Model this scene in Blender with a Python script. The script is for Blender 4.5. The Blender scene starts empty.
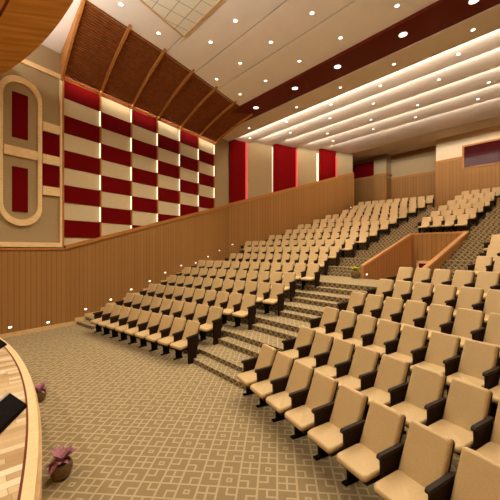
import bpy, bmesh, math, random
from math import sin, cos, radians, pi, sqrt, floor
from mathutils import Vector, Matrix
random.seed(4)
C = bpy.context.scene.collection

# ------------------------------------------------------------------ camera and survey helpers
F = 325.0; H = 2.7; TH = radians(49.1)
FW = Vector((-sin(TH), cos(TH))); RT = Vector((cos(TH), sin(TH)))
def at_depth(x, d): return FW * d + RT * ((x - 250) / F * d)
def on_plane(x, y, z): return at_depth(x, F * (H - z) / (y - 250.0))
def on_line(x, A, e):
    r = FW + RT * ((x - 250) / F)
    A = Vector(A); e = Vector(e)
    det = r.x * (-e.y) + e.x * r.y
    t = (A.x * (-e.y) + e.x * A.y) / det
    return r * t, t
def column(p):
    return 250 + F * p.dot(RT) / p.dot(FW)

# ------------------------------------------------------------------ shader expressions
class X:
    def __init__(s, nt, o): s.nt = nt; s.o = o
    def _m(s, op, b=None, c=None):
        n = s.nt.nodes.new('ShaderNodeMath'); n.operation = op
        s.nt.links.new(s.o, n.inputs[0])
        for i, v in ((1, b), (2, c)):
            if v is None: continue
            if isinstance(v, X): s.nt.links.new(v.o, n.inputs[i])
            else: n.inputs[i].default_value = v
        return X(s.nt, n.outputs[0])
    def __add__(s, b): return s._m('ADD', b)
    def __sub__(s, b): return s._m('SUBTRACT', b)
    def __mul__(s, b): return s._m('MULTIPLY', b)
    def __truediv__(s, b): return s._m('DIVIDE', b)
    def lt(s, b): return s._m('LESS_THAN', b)
    def gt(s, b): return s._m('GREATER_THAN', b)
    def floor(s): return s._m('FLOOR')
    def frac(s): return s._m('FRACT')
    def abs(s): return s._m('ABSOLUTE')
    def max(s, b): return s._m('MAXIMUM', b)
    def min(s, b): return s._m('MINIMUM', b)
    def mod(s, b): return s._m('FLOORED_MODULO', b)

def new_mat(name, rough=0.6, spec=0.3):
    m = bpy.data.materials.new(name); m.use_nodes = True
    nt = m.node_tree; b = nt.nodes['Principled BSDF']
    b.inputs['Roughness'].default_value = rough
    b.inputs['Specular IOR Level'].default_value = spec
    return m, nt, b
def position(nt):
    g = nt.nodes.new('ShaderNodeNewGeometry')
    s = nt.nodes.new('ShaderNodeSeparateXYZ'); nt.links.new(g.outputs['Position'], s.inputs[0])
    return g, X(nt, s.outputs[0]), X(nt, s.outputs[1]), X(nt, s.outputs[2])
def mix(nt, fac, a, b):
    n = nt.nodes.new('ShaderNodeMix'); n.data_type = 'RGBA'
    if isinstance(fac, X): nt.links.new(fac.o, n.inputs[0])
    else: n.inputs[0].default_value = fac
    for i, v in ((6, a), (7, b)):
        if isinstance(v, (tuple, list)): n.inputs[i].default_value = (*v[:3], 1)
        else: nt.links.new(v, n.inputs[i])
    return n.outputs[2]
def noise(nt, vec, scale, detail=3, scl=None):
    if scl:
        mp = nt.nodes.new('ShaderNodeMapping'); mp.inputs['Scale'].default_value = scl
        nt.links.new(vec, mp.inputs[0]); vec = mp.outputs[0]
    n = nt.nodes.new('ShaderNodeTexNoise'); n.inputs['Scale'].default_value = scale; n.inputs['Detail'].default_value = detail
    nt.links.new(vec, n.inputs['Vector'])
    return X(nt, n.outputs['Fac'])
def bump(nt, b, h, strength=0.3, dist=0.01):
    n = nt.nodes.new('ShaderNodeBump'); n.inputs['Strength'].default_value = strength; n.inputs['Distance'].default_value = dist
    nt.links.new(h.o, n.inputs['Height']); nt.links.new(n.outputs[0], b.inputs['Normal'])
def ramp01(x, lo, hi):
    nt = x.nt; n = nt.nodes.new('ShaderNodeMapRange'); nt.links.new(x.o, n.inputs[0])
    n.inputs[1].default_value = lo; n.inputs[2].default_value = hi
    return X(nt, n.outputs[0])

def mottled(name, c1, c2, rough=0.8, scale=8, scl=None, spec=0.25, bstr=0.0, obj=False):
    m, nt, b = new_mat(name, rough, spec)
    if obj: v = nt.nodes.new('ShaderNodeTexCoord').outputs['Object']
    else: v = position(nt)[0].outputs['Position']
    f = ramp01(noise(nt, v, scale, 4, scl), 0.3, 0.7)
    nt.links.new(mix(nt, f, c1, c2), b.inputs['Base Color'])
    if bstr: bump(nt, b, f, bstr, 0.003)
    return m
def emit(name, col, strength):
    m, nt, b = new_mat(name); b.inputs['Base Color'].default_value = (*col, 1)
    b.inputs['Emission Color'].default_value = (*col, 1); b.inputs['Emission Strength'].default_value = strength
    return m
def slats(name, d, pitch=0.13, c1=(0.31, 0.15, 0.043), c2=(0.272, 0.129, 0.036), cg=(0.18, 0.07, 0.016)):
    m, nt, b = new_mat(name, 0.55, 0.1)
    g, x, y, z = position(nt)
    t = (x * d[0] + y * d[1]) / pitch
    cell = t.floor(); f = t.frac()
    wn = nt.nodes.new('ShaderNodeTexWhiteNoise'); wn.noise_dimensions = '1D'; nt.links.new(cell.o, wn.inputs['W'])
    r = X(nt, wn.outputs['Value'])
    grain = noise(nt, g.outputs['Position'], 4, 4, (6, 6, 0.35))
    base = mix(nt, (r * 0.75 + grain * 0.5) - 0.12, c2, c1)
    groove = f.lt(0.12)
    nt.links.new(mix(nt, groove * 0.75, base, cg), b.inputs['Base Color'])
    bump(nt, b, groove * -1.0, 0.5, 0.01)
    return m

CELL = 0.2245
def carpet():
    m, nt, b = new_mat('patterned carpet', 0.95, 0.08)
    g, x, y, z = position(nt)
    psi = -0.086; c, s = cos(psi), sin(psi)
    xr = x * cos(TH) + y * sin(TH)
    d = y * cos(TH) - x * sin(TH)
    u = (xr * c + d * s) / CELL + (1.539 + 0.5)
    v = (xr * s - d * c) / CELL + (18.837 + 0.5) + z * (1 / CELL)
    iu = u.floor(); iv = v.floor(); fu = u - iu; fv = v - iv
    idx = (iu - iv).mod(6.0) * 3.0 + iu.mod(3.0)
    # cell kinds in order diff 0..5, column 0..2
    kinds = ['D', 'D', '4', 'BR', '4', 'TL', 'BL', 'TR', 'TR', 'BR', 'TL', 'D', 'BL', 'TR', 'BL', '4', 'TL', 'BR']
    code = {'D': (0, 0, 0), '4': (0, 0, 1), 'TL': (0, 0, .5), 'TR': (1, 0, .5), 'BL': (0, 1, .5), 'BR': (1, 1, .5)}
    rp = nt.nodes.new('ShaderNodeValToRGB'); rp.color_ramp.interpolation = 'CONSTANT'
    e = rp.color_ramp.elements
    while len(e) < 18: e.new(0.99)
    for i in range(18):
        e[i].position = i / 18.0
    for i, k in enumerate(kinds):
        e[i].color = (*code[k], 1)
    nt.links.new(((idx + 0.5) / 18.0).o, rp.inputs[0])
    sp = nt.nodes.new('ShaderNodeSeparateColor'); nt.links.new(rp.outputs[0], sp.inputs[0])
    R = X(nt, sp.outputs[0]); G = X(nt, sp.outputs[1]); B = X(nt, sp.outputs[2])
    # flip cell so that the small square is always at the low corner
    def flip(f, k): return (f - k).abs()
    gu = flip(fu, R); gv = flip(fv, G)
    w = 0.055
    border = (fu.min(fu * -1.0 + 1.0)).min(fv.min(fv * -1.0 + 1.0)).lt(w)
    lu = (gu - 0.5).abs().lt(w); lv = (gv - 0.5).abs().lt(w)
    isL = (B - 0.5).abs().lt(0.2); is4 = B.gt(0.8); isD = B.lt(0.2)
    L = (lu * gv.lt(0.5 + w)).max(lv * gu.lt(0.5 + w)) * isL
    Q = lu.max(lv) * is4
    rr = (fu - 0.5).abs().max((fv - 0.5).abs())
    Dm = rr.lt(0.16) * rr.gt(0.07) * isD
    # rounded outer cut of the dot cells
    m1 = border.max(L).max(Q).max(Dm)
    n1 = noise(nt, g.outputs['Position'], 130, 2)
    n2 = noise(nt, g.outputs['Position'], 1.3, 2)
    light = mix(nt, n1, (0.35, 0.268, 0.15), (0.46, 0.36, 0.208))
    dark = mix(nt, n1, (0.195, 0.14, 0.068), (0.275, 0.203, 0.10))
    colr = mix(nt, m1, dark, light)
    # denser diamond weave on step fronts; darker colours paint in their shade
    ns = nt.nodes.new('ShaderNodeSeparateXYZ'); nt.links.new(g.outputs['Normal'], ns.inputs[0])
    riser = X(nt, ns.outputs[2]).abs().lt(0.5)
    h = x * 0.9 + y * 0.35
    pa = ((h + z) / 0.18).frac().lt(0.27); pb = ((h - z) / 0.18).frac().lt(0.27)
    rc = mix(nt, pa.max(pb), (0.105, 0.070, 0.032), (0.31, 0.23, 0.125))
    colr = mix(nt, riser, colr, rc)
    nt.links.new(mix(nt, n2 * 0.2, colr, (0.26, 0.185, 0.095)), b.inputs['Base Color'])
    bump(nt, b, n1, 0.4, 0.004)
    return m

def parquet():
    m, nt, b = new_mat('oak strip parquet', 0.28, 0.5)
    g, x, y, z = position(nt)
    row = (x / 0.09).floor()
    w1 = nt.nodes.new('ShaderNodeTexWhiteNoise'); w1.noise_dimensions = '1D'; nt.links.new(row.o, w1.inputs['W'])
    col = (y / 0.62 + X(nt, w1.outputs['Value']) * 7.0)
    cf = col.floor()
    w2 = nt.nodes.new('ShaderNodeTexWhiteNoise'); w2.noise_dimensions = '1D'; nt.links.new((row * 17.3 + cf * 3.1).o, w2.inputs['W'])
    r = X(nt, w2.outputs['Value'])
    rp = nt.nodes.new('ShaderNodeValToRGB'); nt.links.new(r.o, rp.inputs[0])
    e = rp.color_ramp.elements; e[0].color = (0.40, 0.25, 0.11, 1); e[1].color = (0.84, 0.72, 0.50, 1)
    k = e.new(0.35); k.color = (0.56, 0.39, 0.20, 1); k = e.new(0.7); k.color = (0.66, 0.50, 0.28, 1)
    gr = noise(nt, g.outputs['Position'], 9, 4, (9, 0.6, 1))
    c1 = mix(nt, gr * 0.4, rp.outputs[0], (0.42, 0.27, 0.12))
    seam = (x / 0.09).frac().lt(0.04).max(col.frac().lt(0.008))
    nt.links.new(mix(nt, seam * 0.6, c1, (0.2, 0.1, 0.04)), b.inputs['Base Color'])
    return m

M = {}
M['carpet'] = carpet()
M['parquet'] = parquet()
W16 = radians(16)
WD = Vector((-sin(W16), cos(W16)))          # direction of the left side wall
WN = Vector((cos(W16), sin(W16)))           # towards the hall
WA = Vector((-12.78, 1.64))
M['slat_left'] = slats('oak slats side wall', (WD.x, WD.y), 0.16)
M['slat_back'] = slats('oak slats back wall', (1, 0), 0.2)
M['slat_stair'] = slats('oak slats stair wall', (0.7, 0.7), 0.17, (0.42, 0.19, 0.06), (0.36, 0.16, 0.05))
M['cap'] = mottled('orange wood cap', (0.33, 0.125, 0.028), (0.42, 0.17, 0.042), 0.5, 5, (1, 1, 6), 0.12)
M['cap_light'] = mottled('polished oak cap', (0.42, 0.19, 0.055), (0.50, 0.24, 0.075), 0.3, 5, (3, 3, 1), 0.5)
M['maple'] = mottled('pale maple trim', (0.68, 0.46, 0.21), (0.80, 0.57, 0.29), 0.4, 6, (1, 1, 5), 0.4)
M['skirt'] = mottled('pale skirting', (0.52, 0.33, 0.14), (0.62, 0.42, 0.2), 0.5, 6)
M['beige'] = mottled('beige acoustic fabric', (0.32, 0.225, 0.112), (0.365, 0.26, 0.133), 0.9, 30, None, 0.1)
M['cream'] = mottled('cream acoustic fabric', (0.50, 0.385, 0.22), (0.56, 0.435, 0.26), 0.85, 25, None, 0.15)
M['red'] = mottled('crimson acoustic fabric', (0.115, 0.0008, 0.001), (0.135, 0.0012, 0.0015), 0.8, 30, None, 0.04)
M['upper_wall'] = mottled('cream plaster', (0.62, 0.46, 0.27), (0.66, 0.5, 0.3), 0.85, 2)
M['ceil'] = mottled('cream painted ceiling', (0.82, 0.745, 0.65), (0.86, 0.785, 0.69), 0.75, 1.5)
M['ceil_warm'] = mottled('warm painted ceiling', (0.68, 0.56, 0.435), (0.72, 0.60, 0.47), 0.7, 1.5)
M['band'] = mottled('dark mahogany band', (0.10, 0.007, 0.002), (0.125, 0.011, 0.003), 0.5, 4, (0.4, 6, 1), 0.15)
M['mahog'] = mottled('mahogany slats', (0.21, 0.060, 0.015), (0.30, 0.092, 0.024), 0.6, 6, None, 0.08)
M['mahog_back'] = mottled('mahogany backing', (0.045, 0.01, 0.004), (0.06, 0.014, 0.005), 0.7, 6)
M['rib'] = mottled('teak rib', (0.40, 0.155, 0.032), (0.50, 0.205, 0.05), 0.5, 6, (1, 1, 5), 0.12)
def veneer():
    m, nt, b = new_mat('teak veneer soffit', 0.45, 0.15)
    g, x, y, z = position(nt)
    a = x * cos(radians(60)) + y * sin(radians(60)); c = y * cos(radians(60)) - x * sin(radians(60))
    cb = nt.nodes.new('ShaderNodeCombineXYZ'); nt.links.new((a * 0.35).o, cb.inputs[0]); nt.links.new((c * 5.0).o, cb.inputs[1])
    f = ramp01(noise(nt, cb.outputs[0], 1.5, 4), 0.35, 0.65)
    nt.links.new(mix(nt, f, (0.50, 0.215, 0.04), (0.68, 0.33, 0.08)), b.inputs['Base Color'])
    return m
M['soffit'] = veneer()
M['darkline'] = mottled('dark red inlay', (0.12, 0.02, 0.008), (0.16, 0.03, 0.01), 0.5, 6)
M['nosing'] = mottled('pale oak nosing', (0.74, 0.52, 0.26), (0.82, 0.6, 0.32), 0.3, 5, (5, 1, 1), 0.5)
M['vinyl'] = mottled('tan upholstery', (0.50, 0.34, 0.152), (0.55, 0.38, 0.176), 0.48, 60, None, 0.35, 0.12, True)
M['shell'] = mottled('black plastic shell', (0.012, 0.008, 0.006), (0.018, 0.012, 0.009), 0.5, 20, None, 0.3, 0, True)
M['arm'] = mottled('dark brown arm pad', (0.024, 0.015, 0.009), (0.036, 0.024, 0.015), 0.6, 30, None, 0.15, 0, True)
M['panel'] = mottled('dark brown side panel', (0.016, 0.007, 0.0035), (0.026, 0.012, 0.006), 0.65, 30, None, 0.08, 0, True)
M['iron'] = mottled('black painted steel', (0.006, 0.004, 0.004), (0.010, 0.007, 0.006), 0.65, 30, None, 0.04, 0, True)
M['black'] = mottled('black enclosure', (0.005, 0.003, 0.003), (0.008, 0.005, 0.005), 0.7, 40, None, 0.03, 0, True)
M['grey'] = mottled('grey metal edge', (0.28, 0.25, 0.22), (0.34, 0.31, 0.28), 0.4, 40, None, 0.5, 0, True)
M['pot'] = mottled('brown glazed pot', (0.09, 0.05, 0.016), (0.19, 0.115, 0.04), 0.3, 14, None, 0.5, 0.3, True)
M['soil'] = mottled('potting soil', (0.03, 0.018, 0.01), (0.06, 0.035, 0.02), 0.95, 60, None, 0.1, 0, True)
M['pink'] = mottled('pink leaf', (0.24, 0.075, 0.10), (0.42, 0.17, 0.20), 0.5, 22, None, 0.3, 0, True)
M['green'] = mottled('yellow green leaf', (0.40, 0.42, 0.02), (0.6, 0.55, 0.04), 0.5, 22, None, 0.3, 0, True)
M['stem'] = mottled('plant stem', (0.20, 0.14, 0.05), (0.28, 0.2, 0.08), 0.6, 22, None, 0.3, 0, True)
M['led'] = emit('warm white led', (1.0, 0.955, 0.88), 20)
M['led_added'] = emit('added soffit uplight', (1.0, 0.93, 0.84), 5)
M['led_wall'] = emit('warm wall strip', (1.0, 0.86, 0.6), 3.5)
M['led_dim'] = emit('dim wall strip', (1.0, 0.8, 0.6), 0.45)
M['led_pink'] = emit('rose wall strip', (1.0, 0.045, 0.06), 1.15)
M['lamp'] = emit('downlight lens', (1.0, 0.95, 0.88), 3)
M['steplamp'] = emit('step light lens', (1.0, 0.93, 0.82), 3)
M['led_wall2'] = emit('warm tall wall strip', (1.0, 0.86, 0.62), 3.2)
M['white_ring'] = mottled('white lamp ring', (0.75, 0.72, 0.68), (0.8, 0.77, 0.72), 0.4, 10)
def glassdark():
    m, nt, b = new_mat('dark control room glass', 0.12, 0.08)
    b.inputs['Base Color'].default_value = (0.05, 0.005, 0.005, 1)
    return m
M['glass'] = glassdark()
def tiles():
    m, nt, b = new_mat('ceiling tile grid', 0.8, 0.2)
    g, x, y, z = position(nt)
    a = (x / 0.45).frac().lt(0.05).max((y / 0.45 + 0.25).frac().lt(0.05))
    n = noise(nt, g.outputs['Position'], 60, 2)
    base = mix(nt, n, (0.72, 0.68, 0.54), (0.82, 0.78, 0.63))
    nt.links.new(mix(nt, a, base, (0.38, 0.31, 0.22)), b.inputs['Base Color'])
    return m
M['tiles'] = tiles()

# ------------------------------------------------------------------ mesh helpers
def link(name, bm, mat, parent=None, smooth=False, loc=None):
    bmesh.ops.recalc_face_normals(bm, faces=bm.faces)
    me = bpy.data.meshes.new(name)
    if smooth:
        for f in bm.faces: f.smooth = True
    bm.to_mesh(me); bm.free()
    me.materials.append(mat)
    o = bpy.data.objects.new(name, me); C.objects.link(o)
    if parent: o.parent = parent
    if loc: o.location = loc
    return o
def box(bm, x0, x1, y0, y1, z0, z1, M4=None):
    co = [(x0, y0, z0), (x1, y0, z0), (x1, y1, z0), (x0, y1, z0), (x0, y0, z1), (x1, y0, z1), (x1, y1, z1), (x0, y1, z1)]
    v = [bm.verts.new(M4 @ Vector(c) if M4 else c) for c in co]
    for f in ((0, 3, 2, 1), (4, 5, 6, 7), (0, 1, 5, 4), (1, 2, 6, 5), (2, 3, 7, 6), (3, 0, 4, 7)): bm.faces.new([v[i] for i in f])
def extrude_poly(bm, pts3, off):
    """closed prism from a planar polygon (3D points) pushed by vector off"""
    off = Vector(off)
    a = [bm.verts.new(p) for p in pts3]; b = [bm.verts.new(Vector(p) + off) for p in pts3]
    bm.faces.new(a); bm.faces.new(list(reversed(b)))
    n = len(a)
    for i in range(n): bm.faces.new((a[i], b[i], b[(i + 1) % n], a[(i + 1) % n]))
def hprism(bm, pts2, z0, z1): extrude_poly(bm, [(p[0], p[1], z0) for p in pts2], (0, 0, z1 - z0))
def empty(name, loc=(0, 0, 0), rz=0):
    o = bpy.data.objects.new(name, None); C.objects.link(o); o.location = loc; o.rotation_euler = (0, 0, rz)
    o.empty_display_size = 0.1
    return o
def tag(o, label, cat, group=None):
    o['label'] = label; o['category'] = cat
    if group: o['group'] = group
    return o
def structure(o): o['kind'] = 'structure'; return o
def ordinal(n):
    return ['first', 'second', 'third', 'fourth', 'fifth', 'sixth', 'seventh', 'eighth', 'ninth', 'tenth', 'eleventh', 'twelfth', 'thirteenth', 'fourteenth', 'fifteenth', 'sixteenth', 'seventeenth'][n - 1]
def clip_above(poly, f):
    """keep the part of polygon [(s,z)] with z >= f(s)  (f linear)"""
    out = []
    for i in range(len(poly)):
        a, b = poly[i], poly[(i + 1) % len(poly)]
        da, db = a[1] - f(a[0]), b[1] - f(b[0])
        if da >= 0: out.append(a)
        if (da > 0 and db < 0) or (da < 0 and db > 0):
            t = da / (da - db); out.append((a[0] + (b[0] - a[0]) * t, a[1] + (b[1] - a[1]) * t))
    return out

class Wall:
    """vertical plane: s along it, z up, q out into the hall"""
    def __init__(w, A, d, n): w.A = Vector(A); w.d = Vector(d); w.n = Vector(n)
    def p(w, s, z, q=0.0):
        a = w.A + w.d * s + w.n * q
        return Vector((a.x, a.y, z))
    def s_at(w, x): 
        p, d = on_line(x, w.A, w.d); return (p - w.A).dot(w.d)
    def sz(w, x, y):
        p, d = on_line(x, w.A, w.d); return ((p - w.A).dot(w.d), H - (y - 250) * d / F)
    def slab(w, bm, poly, q0, q1):
        extrude_poly(bm, [w.p(s, z, q0) for s, z in poly], Vector((w.n.x, w.n.y, 0)) * (q1 - q0))
    def rect(w, bm, s0, s1, z0, z1, q0, q1): w.slab(bm, [(s0, z0), (s1, z0), (s1, z1), (s0, z1)], q0, q1)

W1 = Wall(WA, WD, WN)
S_C = 10.65
C1 = W1.p(S_C, 0).xy
E2 = Vector((-12.9, 21.0))
L2 = (E2 - C1).length; D2 = (E2 - C1).normalized(); N2 = Vector((D2.y, -D2.x))
W2 = Wall(C1, D2, N2)
SS = -9.0

# ------------------------------------------------------------------ seating geometry
aL = radians(9.9); uL = Vector((cos(aL), sin(aL))); nL = Vector((-sin(aL), cos(aL)))
aC = radians(-13.5); uC = Vector((cos(aC), sin(aC))); nC = Vector((-sin(aC), cos(aC)))
P1 = on_plane(190, 362.6, 0); Q1 = on_plane(248, 393, 0)
NR = [0, 1, 2, 3, 4, 5] + [8.0 + i for i in range(11)]
ZR = [0, .2, .46, .73, 1.01, 1.29] + [1.585 + .367 * i for i in range(11)]
def kinks(N): return P1 + nL * N, Q1 + nC * N
def wall_x(y):
    """x of the left boundary at y"""
    if y <= C1.y: return WA.x + (y - WA.y) * WD.x / WD.y
    if y <= E2.y: return C1.x + (y - C1.y) * D2.x / D2.y
    return -15.6
XR = 2.6       # right side wall (out of view), see wall_right
def right_x(y): return 1.5 + max(-8, min(y, 12)) * 0.2867
def left_pt(N):
    k = kinks(N)[0]
    y = k.y
    for _ in range(8):
        xx = wall_x(y) - 0.15; y = k.y + (xx - k.x) * uL.y / uL.x
    return Vector((wall_x(y) - 0.15, y))
def right_pt(N):
    k = kinks(N)[1]; y = k.y
    for _ in range(8):
        xx = right_x(y) + 0.1; y = k.y + (xx - k.x) * uC.y / uC.x
    return Vector((right_x(y) + 0.1, y))
VX0, VX1, VY0, VY1 = -6.66, -4.48, 11.6, 15.98
def line_y_mid(N, x):
    a, b = kinks(N); t = (x - a.x) / (b.x - a.x); return a.y + (b.y - a.y) * t
def tread(bm, N0, N1, z0, z1, clip=False):
    l0, r0 = left_pt(N0), right_pt(N0); l1, r1 = left_pt(N1), right_pt(N1)
    (a0, b0), (a1, b1) = kinks(N0), kinks(N1)
    if not clip:
        hprism(bm, [l0, a0, b0, r0, r1, b1, a1, l1], z0, z1)
    else:
        xa, xb = VX0 - .1, VX1 + .1
        hprism(bm, [l0, a0, (xa, line_y_mid(N0, xa)), (xa, line_y_mid(N1, xa)), a1, l1], z0, z1)
        hprism(bm, [(xb, line_y_mid(N0, xb)), b0, r0, r1, b1, (xb, line_y_mid(N1, xb))], z0, z1)

bm = bmesh.new()
hprism(bm, [(-16, -8.5), (6, -8.5), (6, 5.2), (-16, 5.2)], -0.2, 0)
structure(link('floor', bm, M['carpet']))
# lower tiers and cross aisle
bm = bmesh.new()
for k in range(1, 6):
    tread(bm, NR[k - 1] + .40, NR[k] + .40, -0.15, ZR[k])
tread(bm, 5.40, 7.72, -0.15, 1.585); tread(bm, 7.72, 8.45, -0.15, 1.585, True)
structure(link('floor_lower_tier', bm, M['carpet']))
bm = bmesh.new()
for k in range(7, 17):
    N0 = NR[k - 1] + .45; N1 = NR[k] + .45
    if k == 16: 
        N1 = 21.6
    if k <= 10: tread(bm, N0, N1, -0.1, ZR[k], True)
    elif k == 11:
        tread(bm, N0, 12.40, -0.1, ZR[k], True)
    else: tread(bm, N0, N1, -0.1, ZR[k])
    if k == 11: pass
tread(bm, 12.40, 12.45, -0.1, ZR[10])
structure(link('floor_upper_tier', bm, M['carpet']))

# intermediate steps in the aisles
def seg_L(N0, N1, x_from_wall, along_end):
    """quad on the L side from the wall up to 'along' measured from the kink"""
    l0, l1 = left_pt(N0), left_pt(N1)
    e0 = kinks(N0)[0] + uL * along_end; e1 = kinks(N1)[0] + uL * along_end
    return [l0, e0, e1, l1]
seat_left = []   # filled below: left along of seats per row
Lcols = [(110.6, 194), (131, 217), (153.6, 250.4), (173.6, 278.6), (188, 290), (202.4, 314), (233.6, 323.8), (248.8, 335.2), (248.8, 350.8), (272.4, 364.6), (289.2, 374.8), (301.2, 385.6), (316.8, 394), (328.8, 404), (345.8, 413), (356, 422), (361.4, 430)]
BACK = 0.30
Lrows = []
for k in range(17):
    A = P1 + nL * (NR[k] + BACK)
    s0 = (on_line(Lcols[k][0], A, uL)[0] - P1).dot(uL); s1 = (on_line(Lcols[k][1], A, uL)[0] - P1).dot(uL)
    n = int(round((s1 - s0) / 0.52)) + 1
    Lrows.append((s0, s1, n))
Ccols = [(270, 9), (308, 9), (332.5, 9), (359, 9), (387, 9), (406.5, 9)]
Crows = []
for k in range(6):
    A = Q1 + nC * (NR[k] + BACK)
    s0 = (on_line(Ccols[k][0], A, uC)[0] - Q1).dot(uC)
    Crows.append(s0)
Rcols = [485, 496, 499]
Rrows = []
Ucols = [(427.4, 464), (435.8, 472.4), (443.6, 479.6), (452, 486.2), (459.2, 491), (465.8, 497)]
for i in range(3):
    A = Q1 + nC * (NR[6 + i] + BACK)
    Rrows.append((on_line(Rcols[i], A, uC)[0] - Q1).dot(uC))

bm = bmesh.new()
def aisle_steps(k, Na, Nb, z0, z1):
    """a step between N=Na..Nb, top z1, in the wall aisle and in the middle aisle"""
    la = Lrows[k][0] - 0.35; ra = min(Lrows[k - 1][1], Lrows[k][1]) + 0.30
    q = seg_L(Na, Nb, 0, la)
    hprism(bm, q, z0, z1)
    (a0, b0), (a1, b1) = kinks(Na), kinks(Nb)
    if k < 6: rb = min(Crows[k - 1], Crows[k]) - 0.28
    elif k == 6: rb = Crows[5] - 0.28
    elif k < 10: rb = (Rrows[min(k - 6, 2)]) - 0.28
    else: rb = -0.1 - .0 * k
    if ra > 0.02: p0, p1 = a0 + uL * ra, a1 + uL * ra; left = [p0]; leftb = [p1]
    else: left = [a0 + uL * ra, a0]; leftb = [a1, a1 + uL * ra]
    if rb < 0: right = [b0 + Vector((rb, 0))]; rightb = [b1 + Vector((rb, 0))]
    else: right = [b0, b0 + uC * rb]; rightb = [b1 + uC * rb, b1]
    # flatten mid start onto the straight middle line
    if ra > 0.02:
        left = [Vector((a0.x + ra, a0.y))]; leftb = [Vector((a1.x + ra, a1.y))]
    mid_clip = k >= 7 and k <= 11
    if not mid_clip:
        hprism(bm, left + right + rightb + leftb, z0, z1)
    else:
        xa, xb = VX0 - .1, VX1 + .1
        hprism(bm, left + [Vector((xa, line_y_mid(Na, xa))), Vector((xa, line_y_mid(Nb, xa)))] + leftb, z0, z1)
        if rb < 0:
            right = [Vector((max(right[0].x, xb + .02), right[0].y))]; rightb = [Vector((max(rightb[0].x, xb + .02), rightb[0].y))]
        hprism(bm, [Vector((xb, line_y_mid(Na, xb)))] + right + rightb + [Vector((xb, line_y_mid(Nb, xb)))], z0, z1)
for k in range(1, 7):
    aisle_steps(k, NR[k - 1] + .05, NR[k - 1] + .40, ZR[k - 1], (ZR[k - 1] + ZR[k]) / 2)
for k in range(7, 17):
    a = ZR[k - 1]; r = (ZR[k] - a) / 3
    if k < 12:
        aisle_steps(k, NR[k - 1] + .05, NR[k - 1] + .25, a, a + r)
        aisle_steps(k, NR[k - 1] + .25, NR[k - 1] + .45, a, a + 2 * r)
    else:
        la = Lrows[k][0] - 0.35
        for (u0, u1, zz) in ((.05, .25, a + r), (.25, .45, a + 2 * r)):
            N0, N1 = NR[k - 1] + u0, NR[k - 1] + u1
            hprism(bm, seg_L(N0, N1, 0, la), a, zz)
            (a0, b0), (a1, b1) = kinks(N0), kinks(N1)
            yu = 16.9 + (k - 12) + BACK
            if k == 12: xu0, xu1 = VX0 - .12, VX1 + .14
            else:
                xu0 = on_line(Ucols[k - 12][0], (0, yu), (1, 0))[0].x - .34; xu1 = on_line(Ucols[k - 12][1], (0, yu), (1, 0))[0].x + .34
            xu0 = min(xu0, -7.3) if k > 12 else xu0
            hprism(bm, [a0 + uL * .1, Vector((xu0, a0.y)), Vector((xu0, a1.y)), a1 + uL * .1], a, zz)
            hprism(bm, [Vector((xu1, b0.y)), b0, b1, Vector((xu1, b1.y))], a, zz)
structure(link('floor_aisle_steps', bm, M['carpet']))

# ------------------------------------------------------------------ left wall
CEIL_STAGE = 9.62
def zw(s): return 2.72 if s < 0.96 else 2.72 + 0.272 * (s - 0.96)
bm = bmesh.new()
W1.rect(bm, SS, S_C + .02, -0.2, 10.2, -0.3, 0.0)
W2.rect(bm, 0, L2, -0.2, 10.2, -0.3, 0.0)
structure(link('wall_left', bm, M['beige']))
bm = bmesh.new()
W1.slab(bm, [(SS, -0.1), (S_C + .05, -0.1), (S_C + .05, zw(S_C)), (0.96, zw(0.96)), (SS, zw(0))], 0.0, 0.07)
z2a, z2b = zw(S_C), 8.15
W2.slab(bm, [(0, -0.1), (L2, -0.1), (L2, z2b), (0, z2a)], 0.0, 0.07)
structure(link('wall_left_wainscot', bm, M['slat_left']))
bm = bmesh.new()
W1.slab(bm, [(0.96, zw(.96)), (S_C + .05, zw(S_C)), (S_C + .05, zw(S_C) + .13), (0.96, zw(0.96) + .13)], 0.0, 0.12)
W1.slab(bm, [(SS, zw(0) - .02), (0.96, zw(.96) - .02), (0.96, zw(.96) + .05), (SS, zw(0) + .05)], 0.0, 0.10)
W2.slab(bm, [(0, z2a), (L2, z2b), (L2, z2b + .15), (0, z2a + .15)], 0.0, 0.12)
W2.rect(bm, L2 - .06, L2 + .05, -0.1, 8.15, -0.05, .09)
structure(link('trim_1', bm, M['cap']))

# skirting that climbs with the steps of the wall aisle
def wall_s(N):
    k = kinks(N)[0]
    a, e = k, uL
    det = e.x * (-WD.y) + WD.x * e.y
    dx = WA - a
    t = (dx.x * (-WD.y) + WD.x * dx.y) / det
    p = a + e * t
    return (p - WA).dot(WD)
prof = [(SS, 0.0)]
def add_step(N, z): 
    s = wall_s(N); prof.append((s - .02, prof[-1][1])); prof.append((s - .02, z))
for k in range(1, 6):
    add_step(NR[k - 1] + .05, (ZR[k - 1] + ZR[k]) / 2); add_step(NR[k - 1] + .40, ZR[k])
add_step(5.05, (ZR[5] + ZR[6]) / 2); add_step(5.40, ZR[6])
for k in range(7, 17):
    a = ZR[k - 1]; r = (ZR[k] - a) / 3
    if wall_s(NR[k - 1] + .45) < S_C - .1:
        add_step(NR[k - 1] + .05, a + r); add_step(NR[k - 1] + .25, a + 2 * r); add_step(NR[k - 1] + .45, ZR[k])
prof.append((S_C, prof[-1][1]))
bm = bmesh.new()
for i in range(len(prof) - 1):
    (s0, z0), (s1, z1) = prof[i], prof[i + 1]
    if s1 - s0 > 1e-4: W1.rect(bm, s0 - .06 if i else s0, s1, z0 - .4, z0 + .13, 0.05, 0.10)
structure(link('baseboard_left', bm, M['skirt']))

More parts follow.
